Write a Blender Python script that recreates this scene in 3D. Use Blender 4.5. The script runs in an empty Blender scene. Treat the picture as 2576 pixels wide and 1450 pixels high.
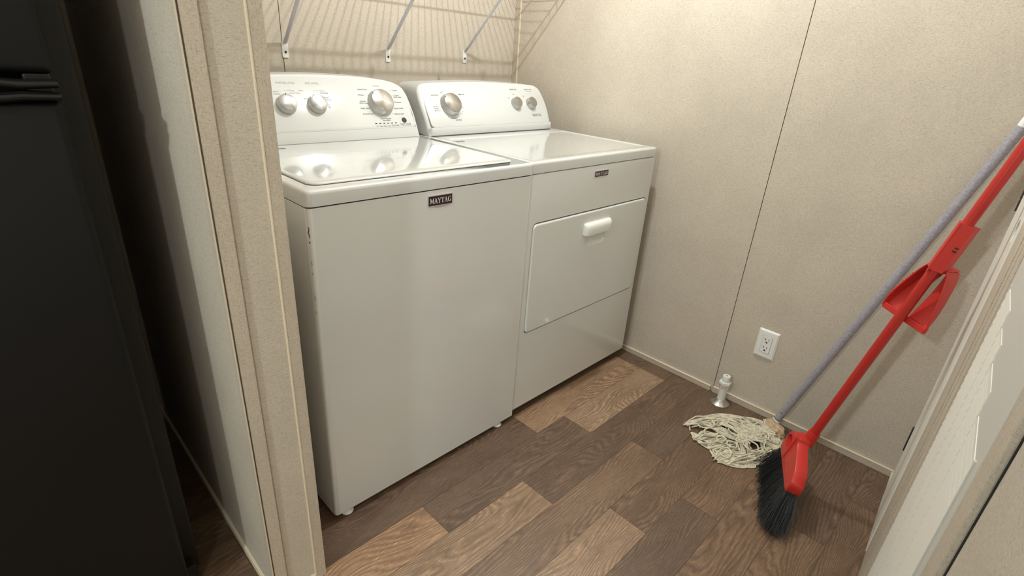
import bpy, bmesh, math, random
from mathutils import Vector, Matrix
PI = math.pi
S = bpy.context.scene
COL = S.collection

# ---------------------------------------------------------------- camera, world, lights, exposure
cam_d = bpy.data.cameras.new('camera'); cam = bpy.data.objects.new('camera', cam_d); COL.objects.link(cam)
RW = [[0.704788, -0.706388, 0.065497], [-0.244931, -0.32894, -0.912035], [0.665795, 0.626749, -0.404849]]
CW = [-0.47046763182984924, -1.0547827093361475, 1.2333005201848726]
cam_d.sensor_width = 36; cam_d.lens = 18.411947955790485
cam_d.clip_start = 0.01; cam_d.clip_end = 50
cam.matrix_world = Matrix((
    (RW[0][0], -RW[1][0], -RW[2][0], CW[0]),
    (RW[0][1], -RW[1][1], -RW[2][1], CW[1]),
    (RW[0][2], -RW[1][2], -RW[2][2], CW[2]),
    (0, 0, 0, 1)))
S.camera = cam
S.view_settings.view_transform = 'Standard'; S.view_settings.look = 'None'
S.view_settings.gamma = 1; S.view_settings.use_curve_mapping = False
S.view_settings.exposure = 0.88
w = bpy.data.worlds.new('world'); S.world = w; w.use_nodes = True
w.node_tree.nodes['Background'].inputs[0].default_value = (0.5, 0.45, 0.38, 1)
w.node_tree.nodes['Background'].inputs[1].default_value = 0.05
def lamp(name, loc, power, radius, color):
    d = bpy.data.lights.new(name, 'POINT'); d.energy = power; d.shadow_soft_size = radius; d.color = color
    o = bpy.data.objects.new(name, d); COL.objects.link(o); o.location = loc; return o
LAMP = (0.935, -0.030, 2.19)
lamp('laundry_lamp', LAMP, 24, 0.016, (0.945, 0.985, 1.0))
lamp('kitchen_lamp', (-1.9, -.75, 1.9), 35, 0.05, (0.88, 0.99, 1.0))
lamp('hall_lamp', (-2.0, -2.6, 2.0), 33, 0.08, (0.93, 0.99, 1.0))

# ---------------------------------------------------------------- materials
def mat(name, col=(.8, .8, .8), rough=.5, metal=0.0, **kw):
    m = bpy.data.materials.new(name); m.use_nodes = True
    b = m.node_tree.nodes['Principled BSDF']
    b.inputs['Base Color'].default_value = (*col, 1); b.inputs['Roughness'].default_value = rough
    b.inputs['Metallic'].default_value = metal
    for k, v in kw.items():
        b.inputs[k].default_value = v
    return m
class NT:
    def __init__(s, m): s.t = m.node_tree; s.b = s.t.nodes['Principled BSDF']
    def n(s, typ, **kw):
        x = s.t.nodes.new(typ)
        for k, v in kw.items():
            if k.startswith('i_'):
                x.inputs[k[2:]].default_value = v
            else: setattr(x, k, v)
        return x
    def l(s, a, b): s.t.links.new(a, b)
    def pos(s): return s.n('ShaderNodeNewGeometry').outputs['Position']
    def scale(s, v, sc):
        x = s.n('ShaderNodeVectorMath', operation='MULTIPLY'); s.l(v, x.inputs[0]); x.inputs[1].default_value = sc; return x.outputs[0]
    def noise(s, v, scale=1, detail=2, rough=.5, dist=0):
        x = s.n('ShaderNodeTexNoise'); s.l(v, x.inputs['Vector']); x.inputs['Scale'].default_value = scale
        x.inputs['Detail'].default_value = detail; x.inputs['Roughness'].default_value = rough; x.inputs['Distortion'].default_value = dist
        return x.outputs['Fac']
    def ramp(s, v, stops):
        x = s.n('ShaderNodeValToRGB'); s.l(v, x.inputs[0]); e = x.color_ramp.elements
        while len(e) < len(stops): e.new(.5)
        for q, (p, c) in zip(e, stops):
            q.position = p; q.color = (*c, 1) if len(c) == 3 else c
        return x.outputs[0]
    def mr(s, v, a, b, c, d):
        x = s.n('ShaderNodeMapRange'); s.l(v, x.inputs[0])
        for i, q in enumerate((a, b, c, d)): x.inputs[i + 1].default_value = q
        return x.outputs[0]
    def mix(s, f, a, b, mode='MIX'):
        x = s.n('ShaderNodeMix', data_type='RGBA', blend_type=mode)
        for i, v in ((0, f), (6, a), (7, b)):
            if isinstance(v, (int, float)): x.inputs[i].default_value = v
            elif isinstance(v, tuple): x.inputs[i].default_value = (*v, 1)
            else: s.l(v, x.inputs[i])
        return x.outputs[2]
    def math(s, op, a, b=0.0):
        x = s.n('ShaderNodeMath', operation=op)
        for i, v in ((0, a), (1, b)):
            if isinstance(v, (int, float)): x.inputs[i].default_value = v
            else: s.l(v, x.inputs[i])
        return x.outputs[0]
    def bump(s, h, strength=.2, dist=.001):
        x = s.n('ShaderNodeBump'); s.l(h, x.inputs['Height']); x.inputs['Strength'].default_value = strength
        x.inputs['Distance'].default_value = dist; s.l(x.outputs[0], s.b.inputs['Normal'])

def vinyl(name, base, fleck, amount=1.0, rough=.62):
    m = mat(name, base, rough); t = NT(m); p = t.pos()
    h = t.noise(t.scale(p, (120, 120, 950)), 1, 3, .6)
    v = t.noise(t.scale(p, (900, 900, 140)), 1, 3, .6)
    g = t.noise(p, 520, 3, .7)
    big = t.noise(p, 5, 3, .6)
    fh = t.mr(h, .57, .72, 0, 1); fv = t.mr(v, .58, .74, 0, 1)
    fg = t.mr(g, .66, .76, 0, 1)
    a = t.math('MAXIMUM', t.math('MAXIMUM', fh, fv), fg)
    a = t.math('MULTIPLY', a, .78 * amount)
    lt = t.mr(t.noise(t.scale(p, (260, 260, 320)), 1, 2), .3, .7, .90, 1.08)
    bg = t.mr(big, .3, .7, .95, 1.05)
    sh = t.math('MULTIPLY', lt, bg)
    cb = t.n('ShaderNodeCombineColor'); 
    for i in range(3): t.l(sh, cb.inputs[i])
    c0 = t.mix(1.0, base, cb.outputs[0], 'MULTIPLY')
    c = t.mix(a, c0, fleck)
    t.l(c, t.b.inputs['Base Color'])
    t.bump(t.math('ADD', h, v), .25, .0006)
    return m
M = {}
M['wall'] = vinyl('wallboard vinyl', (0.56, 0.495, 0.405), (0.27, 0.225, 0.165))
M['trim'] = vinyl('trim vinyl', (0.54, 0.465, 0.37), (0.24, 0.195, 0.14), 1.1)
M['lightedge'] = mat('pale batten edge', (0.70, 0.60, 0.45), .5)
M['groove'] = mat('dark groove', (0.06, 0.04, 0.025), .8)
M['ceiling'] = mat('ceiling', (0.75, 0.72, 0.66), .8)
t = NT(M['ceiling']); t.bump(t.noise(t.pos(), 120, 4), .4, .002)

def enamel(name, col, rough=.16, coat=.5):
    m = mat(name, col, rough); m.node_tree.nodes['Principled BSDF'].inputs['Coat Weight'].default_value = coat
    m.node_tree.nodes['Principled BSDF'].inputs['Coat Roughness'].default_value = .06
    t = NT(m); t.bump(t.noise(t.pos(), 260, 2), .035, .0006)
    return m
M['enamel'] = enamel('white enamel', (0.67, 0.675, 0.65))
M['enamel_top'] = enamel('white glossy enamel top', (0.61, 0.62, 0.60), .10, 1.0)
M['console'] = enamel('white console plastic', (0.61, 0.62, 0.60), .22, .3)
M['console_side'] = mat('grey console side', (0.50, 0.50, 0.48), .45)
M['whiteplastic'] = mat('white plastic', (0.80, 0.80, 0.77), .35)
M['darkgap'] = mat('dark gap', (0.012, 0.011, 0.010), .9)
M['printed'] = mat('printed grey ink', (0.07, 0.075, 0.08), .5)
M['printlight'] = mat('printed light grey ink', (0.30, 0.31, 0.31), .5)
M['black'] = mat('black plastic', (0.012, 0.012, 0.012), .25)
M['chrome'] = mat('chrome', (0.78, 0.78, 0.76), .18, 1.0)
M['letters'] = mat('silver letters', (0.72, 0.71, 0.70), .35)
M['badge'] = mat('badge dark field', (0.035, 0.012, 0.02), .3)
M['skirt'] = mat('silver knob skirt', (0.50, 0.50, 0.49), .28, .85)
m = mat('brushed spun metal', (0.46, 0.45, 0.435), .15, 1.0, Anisotropic=.97)
m.node_tree.nodes['Principled BSDF'].inputs['Anisotropic Rotation'].default_value = .25
t = NT(m); tg = t.n('ShaderNodeTangent', direction_type='RADIAL', axis='Z'); t.l(tg.outputs[0], t.b.inputs['Tangent'])
M['spun'] = m
M['label'] = mat('grey sticker', (0.16, 0.16, 0.17), .5)
M['red'] = mat('red plastic', (0.56, 0.030, 0.022), .38)
M['redtube'] = mat('red coated tube', (0.46, 0.022, 0.016), .34)
m = mat('grey mop tube', (0.33, 0.31, 0.35), .45); M['greytube'] = m
t = NT(m); t.l(t.mix(t.mr(t.noise(t.pos(), 160, 3), .4, .7, 0, 1), (0.36, 0.34, 0.385), (0.26, 0.245, 0.28)), t.b.inputs['Base Color'])
M['bristle'] = mat('black bristles', (0.030, 0.032, 0.033), .5)
m = mat('cotton mop yarn', (0.62, 0.57, 0.44), .95); M['yarn'] = m
t = NT(m); p = t.pos()
t.l(t.mix(t.mr(t.noise(p, 55, 3), .42, .72, 0, 1), (0.72, 0.66, 0.50), (0.42, 0.39, 0.31)), t.b.inputs['Base Color']); t.bump(t.noise(p, 900, 2), .5, .0008)
m = mat('tan mop binding', (0.62, 0.44, 0.27), .95); M['binding'] = m
t = NT(m); p = t.pos()
t.l(t.mix(t.mr(t.noise(p, 90, 3), .35, .7, 0, 1), (0.58, 0.43, 0.28), (0.38, 0.26, 0.15)), t.b.inputs['Base Color']); t.bump(t.noise(t.scale(p, (200, 900, 400)), 1, 2), .7, .002)
M['fridge'] = mat('black refrigerator skin', (0.004, 0.0038, 0.0034), .5)
M['fridge'].node_tree.nodes['Principled BSDF'].inputs['Specular IOR Level'].default_value = .3
t = NT(M['fridge']); t.bump(t.noise(t.pos(), 500, 2), .3, .0006)
M['fridgeside'] = mat('black refrigerator cabinet', (0.005, 0.0045, 0.004), .6)
M['gloss'] = mat('glossy black handle', (0.010, 0.010, 0.010), .08)
M['doorwhite'] = mat('greyish white door', (0.60, 0.58, 0.53), .5)
t = NT(M['doorwhite']); t.bump(t.noise(t.pos(), 300, 3), .2, .0005)
M['louvre'] = mat('cream louvre slats', (0.80, 0.78, 0.70), .45)
M['hinge'] = mat('dark hinge metal', (0.06, 0.05, 0.05), .4, .7)
M['pvc'] = mat('white pipe plastic', (0.74, 0.74, 0.69), .4)
M['redprint'] = mat('red pipe print', (0.55, 0.05, 0.04), .5)
M['galv'] = mat('galvanised flange', (0.62, 0.62, 0.60), .25, 1.0)
M['bracket'] = mat('white coated steel', (0.62, 0.62, 0.66), .4)
M['glow'] = mat('lamp glass', (1, 1, 1), .5); b = M['glow'].node_tree.nodes['Principled BSDF']
b.inputs['Emission Color'].default_value = (1, .93, .82, 1); b.inputs['Emission Strength'].default_value = 6

# wood plank floor: colour tone and seed are stored per plank
m = mat('wood plank vinyl', (.2, .15, .1), .42); M['floor'] = m
t = NT(m); p = t.pos()
at = t.n('ShaderNodeAttribute', attribute_name='plank'); sep = t.n('ShaderNodeSeparateColor'); t.l(at.outputs['Color'], sep.inputs[0])
tone, seed, warm = sep.outputs[0], sep.outputs[1], sep.outputs[2]
off = t.n('ShaderNodeCombineXYZ'); t.l(t.math('MULTIPLY', seed, 37.0), off.inputs[0]); t.l(t.math('MULTIPLY', seed, 91.0), off.inputs[1]); t.l(t.math('MULTIPLY', seed, 13.0), off.inputs[2])
q = t.n('ShaderNodeVectorMath', operation='ADD'); t.l(p, q.inputs[0]); t.l(off.outputs[0], q.inputs[1]); q = q.outputs[0]
lowd = t.noise(t.scale(q, (1.7, 7.5, 1)), 1, 1.5, .45)
sx = t.n('ShaderNodeSeparateXYZ'); t.l(q, sx.inputs[0])
wob = t.noise(t.scale(q, (9, 48, 1)), 1, 4, .62)
ring = t.math('MULTIPLY', t.math('ADD', t.math('MULTIPLY', sx.outputs[1], 6.5), t.math('MULTIPLY', lowd, 2.1)), 92.0)
ring = t.math('ADD', ring, t.math('MULTIPLY', wob, 13.0))
sn = t.math('SINE', ring)
fine = t.noise(t.scale(q, (22, 420, 1)), 1, 4, .65)
fine2 = t.noise(t.scale(q, (45, 1100, 1)), 1, 3, .7)
patch = t.noise(t.scale(q, (5, 14, 1)), 1, 3, .6)
base = t.ramp(tone, [(0.0, (0.150, 0.094, 0.060)), (0.35, (0.225, 0.142, 0.088)), (0.7, (0.36, 0.245, 0.156)), (1.0, (0.46, 0.325, 0.210))])
base = t.mix(t.math('MULTIPLY', warm, .55), base, t.mix(1.0, base, (1.22, 0.95, 0.72), 'MULTIPLY'))
dk = t.mix(1.0, base, (0.44, 0.41, 0.39), 'MULTIPLY')
lt = t.mix(1.0, base, (1.85, 1.85, 1.85), 'MULTIPLY')
c = t.mix(t.mr(patch, .38, .72, 0, .65), base, dk)
c = t.mix(t.math('MULTIPLY', t.mr(sn, -.2, -1, 0, 1), t.mr(fine, .35, .6, .15, .75)), c, dk)
c = t.mix(t.math('MULTIPLY', t.mr(sn, .55, 1, 0, 1), t.mr(fine, .44, .64, 0.0, .80)), c, lt)
c = t.mix(t.mr(fine2, .52, .68, 0, .75), c, dk)
c = t.mix(t.mr(fine, .60, .76, 0, .65), c, lt)
t.l(c, t.b.inputs['Base Color']); t.l(t.mr(fine, .3, .7, .36, .52), t.b.inputs['Roughness'])
t.bump(t.math('ADD', fine, t.math('MULTIPLY', sn, .15)), .25, .0008)

# ---------------------------------------------------------------- object helpers
def tag(o, label=None, cat=None, group=None, kind=None):
    if label: o['label'] = label
    if cat: o['category'] = cat
    if group: o['group'] = group
    if kind: o['kind'] = kind
    return o
def empty(name, loc, label, cat, group=None):
    o = bpy.data.objects.new(name, None); COL.objects.link(o); o.location = loc; o.empty_display_size = .05
    return tag(o, label, cat, group)
def link(name, bm, mats, parent=None, smooth=False, origin=None, rot=None, mod=None):
    """world-space bmesh -> one mesh object (kept in place under its parent)"""
    if not isinstance(mats, (list, tuple)): mats = [mats]
    me = bpy.data.meshes.new(name)
    if origin is not None:
        mtx = Matrix.Translation(origin) @ (rot.to_4x4() if rot is not None else Matrix.Identity(4))
        bmesh.ops.transform(bm, matrix=mtx.inverted(), verts=bm.verts)
    else: mtx = Matrix.Identity(4)
    bmesh.ops.recalc_face_normals(bm, faces=bm.faces)
    if smooth:
        for f in bm.faces: f.smooth = True
        for e in bm.edges:
            if len(e.link_faces) == 2 and e.calc_face_angle(0) > math.radians(38): e.smooth = False
    bm.to_mesh(me); bm.free()
    for x in mats: me.materials.append(x)
    o = bpy.data.objects.new(name, me); COL.objects.link(o)
    if parent is not None:
        o.parent = parent
        par = parent
        pm = Matrix.Identity(4)
        chain = []
        while par is not None: chain.append(par); par = par.parent
        for c_ in reversed(chain): pm = pm @ c_.matrix_basis
        o.matrix_basis = pm.inverted() @ mtx
    else: o.matrix_basis = mtx
    return o
def new(): return bmesh.new()
def box(bm, x0, x1, y0, y1, z0, z1, r=0, seg=2, mi=0, fn=None):
    vs = [bm.verts.new((x, y, z)) for x in (x0, x1) for y in (y0, y1) for z in (z0, z1)]
    F = [(0, 1, 3, 2), (4, 6, 7, 5), (0, 4, 5, 1), (2, 3, 7, 6), (0, 2, 6, 4), (1, 5, 7, 3)]
    fs = [bm.faces.new([vs[i] for i in f]) for f in F]
    for f in fs: f.material_index = mi
    if r:
        es = set(e for f in fs for e in f.edges)
        res = bmesh.ops.bevel(bm, geom=list(es) + vs, offset=r, segments=seg, profile=.5, affect='EDGES', clamp_overlap=True)
        vs = list(set(v for f in res['faces'] for v in f.verts) | set(v for v in vs if v.is_valid))
        for f in res['faces']: f.material_index = mi
    if fn:
        for v in vs: v.co = fn(v.co)
    return vs
def prism(bm, pts, fa, fb, mi=0, cap=True):
    """pts 2D list; fa / fb map a 2D point to the two end positions"""
    A = [bm.verts.new(fa(p)) for p in pts]; B = [bm.verts.new(fb(p)) for p in pts]
    n = len(pts); fs = []
    for i in range(n):
        fs.append(bm.faces.new((A[i], A[(i + 1) % n], B[(i + 1) % n], B[i])))
    if cap: fs.append(bm.faces.new(A)); fs.append(bm.faces.new(B[::-1]))
    for f in fs: f.material_index = mi
    return A, B, fs
def loft(bm, rings, mi=0, close=True, caps=True):
    L = [[bm.verts.new(p) for p in r] for r in rings]; n = len(rings[0]); fs = []
    for a, b in zip(L, L[1:]):
        for i in range(n if close else n - 1):
            fs.append(bm.faces.new((a[i], a[(i + 1) % n], b[(i + 1) % n], b[i])))
    if caps:
        fs.append(bm.faces.new(L[0])); fs.append(bm.faces.new(L[-1][::-1]))
    for f in fs: f.material_index = mi
    return fs
def frame(d):
    d = Vector(d).normalized(); a = Vector((0, 0, 1)) if abs(d.z) < .9 else Vector((1, 0, 0))
    u = d.cross(a).normalized(); return u, d.cross(u).normalized(), d
def tube(bm, pts, r, seg=12, mi=0, caps=True):
    pts = [Vector(p) for p in pts]; rings = []
    u = None
    for i, p in enumerate(pts):
        d = (pts[min(i + 1, len(pts) - 1)] - pts[max(i - 1, 0)]).normalized()
        if u is None: u, v, _ = frame(d)
        else:
            u = (u - d * u.dot(d)).normalized(); v = d.cross(u)
        rr = r[i] if isinstance(r, (list, tuple)) else r
        rings.append([p + (u * math.cos(a) + v * math.sin(a)) * rr for a in [2 * PI * k / seg for k in range(seg)]])
    return loft(bm, rings, mi, True, caps)
def lathe(bm, prof, origin, axis, seg=32, mi=0, caps=True, ripple=None):
    u, v, d = frame(axis); o = Vector(origin); rings = []
    for (r, h) in prof:
        ring = []
        for k in range(seg):
            a = 2 * PI * k / seg; rr = r * (ripple(a, h) if ripple else 1)
            ring.append(o + d * h + (u * math.cos(a) + v * math.sin(a)) * rr)
        rings.append(ring)
    return loft(bm, rings, mi, True, caps)
def rrect(x0, x1, y0, y1, r, n=6):
    out = []
    rl, rr = r if isinstance(r, tuple) else (r, r)
    for cx, cy, a0, r in ((x1 - rr, y1 - rr, 0, rr), (x0 + rl, y1 - rl, PI / 2, rl), (x0 + rl, y0 + rl, PI, rl), (x1 - rr, y0 + rr, 1.5 * PI, rr)):
        for k in range(n + 1):
            a = a0 + PI / 2 * k / n; out.append((cx + r * math.cos(a), cy + r * math.sin(a)))
    return out
def slab(bm, x0, x1, y0, y1, z0, z1, rc, e, n=6, mi=0, steps=4, right=1.0):
    """rounded-corner slab in XY with its top edge rounded by e"""
    rl, rr = rc if isinstance(rc, tuple) else (rc, rc)
    rings = [[(x, y, z0) for x, y in rrect(x0, x1, y0, y1, (rl, rr), n)]]
    for k in range(steps + 1):
        a = PI / 2 * k / steps; ins = e * (1 - math.cos(a)); zz = z1 - e + e * math.sin(a)
        rings.append([(x, y, zz) for x, y in rrect(x0 + ins, x1 - ins * right, y0 + ins, y1 - ins, (max(rl - ins, .0005), max(rr - ins * right, .0005)), n)])
    return loft(bm, rings, mi)
def applied(o, cutters):
    """boolean-cut o with cutter objects, bake, remove the cutters"""
    for c in cutters:
        md = o.modifiers.new('cut', 'BOOLEAN'); md.object = c; md.operation = 'DIFFERENCE'; md.solver = 'EXACT'
    bpy.context.view_layer.update()
    dg = bpy.context.evaluated_depsgraph_get()
    me = bpy.data.meshes.new_from_object(o.evaluated_get(dg))
    old = o.data; o.modifiers.clear(); o.data = me; bpy.data.meshes.remove(old)
    for c in cutters:
        d = c.data; bpy.data.objects.remove(c); bpy.data.meshes.remove(d)
_tc = {}
def text_polys(s, bold=0.0):
    if (s, bold) in _tc: return _tc[(s, bold)]
    cu = bpy.data.curves.new('t', 'FONT'); cu.body = s; cu.size = 1; cu.offset = bold; cu.resolution_u = 2
    ob = bpy.data.objects.new('t', cu); COL.objects.link(ob)
    bpy.context.view_layer.update()
    dg = bpy.context.evaluated_depsgraph_get(); me = bpy.data.meshes.new_from_object(ob.evaluated_get(dg))
    r = ([tuple(v.co) for v in me.vertices], [tuple(p.vertices) for p in me.polygons])
    bpy.data.objects.remove(ob); bpy.data.curves.remove(cu); bpy.data.meshes.remove(me)
    _tc[(s, bold)] = r; return r
def text(bm, s, place, x, y, size, align='L', bold=0.0, mi=0):
    """place(u, v) -> world position on the printed surface"""
    vs, fs = text_polys(s, bold)
    if not vs: return
    w_ = max(v[0] for v in vs)
    ox = {'L': 0, 'C': -w_ / 2, 'R': -w_}[align]
    V = [bm.verts.new(place(x + (v[0] + ox) * size, y + v[1] * size)) for v in vs]
    for f in fs:
        try: bm.faces.new([V[i] for i in f]).material_index = mi
        except ValueError: pass
def strip2(bm, a, b, wd, place, mi=0):
    a = Vector(a); b = Vector(b); d = (b - a).normalized(); n = Vector((-d.y, d.x)) * wd / 2
    vs = [bm.verts.new(place(*p)) for p in (a - n, b - n, b + n, a + n)]
    bm.faces.new(vs).material_index = mi
# slab-serif capitals, unit height; polylines with stroke width
SERIF = {
 'M': (1.10, [((.12, 0), (.12, 1), .10), ((.16, 1), (.52, .12), .20), ((.52, .12), (.90, 1), .10), ((.94, 0), (.94, 1), .22), ((0, .04), (.28, .04), .08), ((0, .96), (.24, .96), .08), ((.78, .04), (1.10, .04), .08), ((.84, .96), (1.10, .96), .08)]),
 'A': (.98, [((.14, .04), (.48, 1), .10), ((.46, 1), (.82, .04), .22), ((.26, .34), (.70, .34), .08), ((0, .04), (.28, .04), .08), ((.64, .04), (.98, .04), .08)]),
 'Y': (.94, [((.14, .96), (.46, .45), .20), ((.80, .96), (.48, .45), .09), ((.47, 0), (.47, .48), .20), ((.30, .04), (.64, .04), .08), ((0, .96), (.32, .96), .08), ((.64, .96), (.94, .96), .08)]),
 'T': (.86, [((.43, 0), (.43, 1), .22), ((.02, .96), (.84, .96), .09), ((.05, .74), (.05, 1), .08), ((.81, .74), (.81, 1), .08), ((.26, .04), (.60, .04), .08)]),
 'G': (.95, [((.84, .86), (.62, .97), .09), ((.62, .97), (.40, .95), .10), ((.40, .95), (.20, .78), .18), ((.20, .82), (.13, .5), .22), ((.13, .5), (.20, .18), .22), ((.20, .22), (.42, .05), .16), ((.42, .05), (.66, .06), .09), ((.66, .06), (.78, .14), .09), ((.78, .04), (.78, .44), .18), ((.60, .44), (.95, .44), .08), ((.85, .70), (.85, 1), .07)]),
}
def maytag(bm, place, x0, y0, width, height, mi=0):
    tot = sum(SERIF[c][0] for c in 'MAYTAG') + .04 * 5; k = width / tot; x = x0
    for ch in 'MAYTAG':
        wd, st = SERIF[ch]
        for a, b, sw in st:
            strip2(bm, (x + a[0] * k, y0 + a[1] * height), (x + b[0] * k, y0 + b[1] * height), sw * k, place, mi)
        x += (wd + .04) * k

# ---------------------------------------------------------------- the room
ZC = 2.42
def wall(name, bm, m_=None): return tag(link(name, bm, m_ or M['wall']), kind='structure')
XR = 1.486; YB = 0.885
# floor planks
bm = new(); lay = bm.loops.layers.color.new('plank')
random.seed(5)
ROW = .126; Y0 = .016
known = {   # row -> (x breaks), tones for the stretches
 0: ([-.55, .72, 1.40], [(.35, 0), (.14, .1), (.80, .7), (.15, .1)]),
 1: ([-.45, .215, .87, 1.40], [(.3, 0), (.80, .9), (.22, .1), (.82, .35), (.3, .3)]),
 2: ([-.70, .514, 1.12], [(.4, 0), (.78, .55), (.16, .35), (.30, .5)]),
 3: ([-.20, .95], [(.3, 0), (.62, .15), (.18, .0)]),
 4: ([-.30, .634, 1.30], [(.25, .2), (.80, .5), (.36, .55), (.12, .1)]),
 5: ([-.60, .05, .84, 1.33], [(.4, .2), (.2, .2), (.22, .25), (.55, .55), (.10, .0)]),
 6: ([-.20, 1.12], [(.35, .2), (.52, .55), (.14, .1)]),
 7: ([.12, .99], [(.3, .4), (.52, .5), (.22, .2)]),
 8: ([-.3, .6, 1.25], [(.5, .2), (.3, .4), (.45, .5), (.3, .3)]),
}
def plank(x0, x1, y0, y1, tone, warm):
    sd = random.random(); g = .0006
    f = bm.faces.new([bm.verts.new(p) for p in ((x0 + g, y0 + g, 0), (x1 - g, y0 + g, 0), (x1 - g, y1 - g, 0), (x0 + g, y1 - g, 0))])
    for lp in f.loops: lp[lay] = (tone, sd, warm, 1)
for r in range(-8, 28):
    y1 = Y0 - ROW * r; y0 = y1 - ROW
    if r in known: br, tn = known[r]
    else:
        br = []; x = -3 + random.random() * .8
        while x < 1.6: br.append(x); x += random.uniform(.6, .9)
        tn = [(random.choice((.15, .25, .4, .6, .8)), random.random() * .7) for _ in range(len(br) + 1)]
    xs = [-3.2] + list(br) + [1.62]
    # long side pieces are broken up so no plank is longer than 1.3 m
    for i in range(len(xs) - 1):
        a, b_ = xs[i], xs[i + 1]; tt = tn[i]
        while i == 0 and b_ - a > 1.25:
            plank(b_ - 1.2, b_, y0, y1, *tt); b_ -= 1.2; tt = (random.random() * .8, random.random() * .5)
        plank(a, b_, y0, y1, *tt)
fl = link('floor', bm, M['floor']); tag(fl, kind='structure')
bm = new(); box(bm, -3.2, 1.62, -3.6, 1.0, -.03, -.0005); sub = wall('floor', bm, M['groove'])

# back wall (two sheets with a brown seam), right wall (seam at y=-.411)
bm = new(); box(bm, -3.2, .366, YB, YB + .08, 0, ZC); box(bm, .3685, 1.6, YB, YB + .08, 0, ZC); box(bm, .36, .375, YB + .003, YB + .07, 0, ZC, mi=1)
tag(link('wall_back', bm, [M['wall'], M['groove']]), kind='structure')
bm = new(); box(bm, XR, XR + .08, -.4095, YB, 0, ZC); box(bm, XR, XR + .08, -1.25, -.4122, 0, ZC); box(bm, XR + .004, XR + .07, -.415, -.408, 0, ZC, mi=1)
tag(link('wall_right', bm, [M['wall'], M['groove']]), kind='structure')
bm = new(); box(bm, XR - .007, XR, YB - .030, YB, 0, ZC, .0015); tag(link('trim_1', bm, M['trim']), kind='structure')
bm = new(); box(bm, XR - .0078, XR, YB - .0325, YB - .0302, 0, ZC); tag(link('trim_2', bm, M['lightedge']), kind='structure')
bm = new(); box(bm, -3.2, 1.62, -3.7, 1.0, ZC, ZC + .05); wall('ceiling', bm, M['ceiling'])
# partition stub between refrigerator and washer
PX0, PX1, PY = -.2125, -.0955, -.12
bm = new(); box(bm, PX0, PX1, PY, YB, 0, ZC); wall('wall_partition', bm)
bm = new()
box(bm, PX0 - .001, -.1865, PY - .006, PY, 0, ZC, .0012)                # left corner batten
box(bm, -.1185, PX1 + .0015, PY - .006, PY, 0, ZC, .0012)               # right batten
box(bm, PX0 - .004, PX0, PY - .002, PY + .018, 0, ZC, .0012)
tag(link('trim_3', bm, M['trim']), kind='structure')
bm = new(); box(bm, -.1203, -.1183, PY - .0068, PY, 0, ZC); box(bm, PX0 - .0045, PX0 - .0025, PY - .0045, PY - .002, 0, ZC); tag(link('trim_4', bm, M['lightedge']), kind='structure')
bm = new(); box(bm, PX0 - .0015, PX0 - .0005, PY - .0064, PY - .005, 0, ZC); box(bm, -.1868, -.1860, PY - .003, PY, 0, ZC); tag(link('trim_5', bm, M['groove']), kind='structure')
bm = new(); box(bm, -.186, -.120, PY - .008, PY, 0, .022, .002); tag(link('baseboard_front', bm, M['lightedge']), kind='structure')
bm = new(); box(bm, PX0 - .008, PX0, PY + .018, YB, 0, .022, .002); tag(link('baseboard_left', bm, M['lightedge']), kind='structure')
# baseboard right: pale top edge over a tan face, two lengths with a small step
for i, (a, b_, dx, z) in enumerate(((-.402, YB, 0, .0235), (-1.062, -.412, .0015, .0265))):
    bm = new(); box(bm, XR - .009 + dx, XR, a, b_, 0, z, .0015)
    tag(link('baseboard_right', bm, M['trim']), kind='structure')
    bm = new(); box(bm, XR - .0098 + dx, XR, a + .001, b_, z - .0028, z + .0006, .0008)
    tag(link('trim_6' if i == 0 else 'trim_7', bm, M['lightedge']), kind='structure')
# kitchen shell behind and to the left of the camera
bm = new(); box(bm, -3.28, -3.2, -3.7, 1.0, 0, ZC); wall('wall_left', bm)
bm = new(); box(bm, -3.2, 1.62, -3.7, -3.62, 0, ZC); wall('wall_rear', bm)
bm = new(); box(bm, 1.57, 1.65, -3.62, -1.24, 0, ZC); wall('wall_hall', bm)

# front wall: seen nearly edge on. s runs from the corner toward the camera, d out of the wall
EO = Vector((1.487, -1.0655, 0)); ES = Vector((-.99852, -.05444, 0)); EN = Vector((-.05444, .99852, 0))
def fw(co): return EO + ES * co[0] + EN * co[1] + Vector((0, 0, co[2]))
def sx_(x): return (1.487 - x) / .99852
bm = new(); box(bm, -.02, sx_(-.16), -.10, 0, 0, ZC, fn=fw); wall('wall_front', bm)
bm = new(); box(bm, .009, sx_(1.352), 0, .010, 0, .024, .0015, fn=fw); tag(link('baseboard_front', bm, M['lightedge']), kind='structure')
def fband(name, xa, xb, d, m_, z0=0.0, z1=2.05, r=.0015, kind='structure', parent=None):
    bm = new(); box(bm, sx_(xa), sx_(xb), .0002, d, z0, z1, r, fn=fw)
    o = link(name, bm, m_, parent)
    if parent is None: tag(o, kind=kind)
    return o
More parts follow.
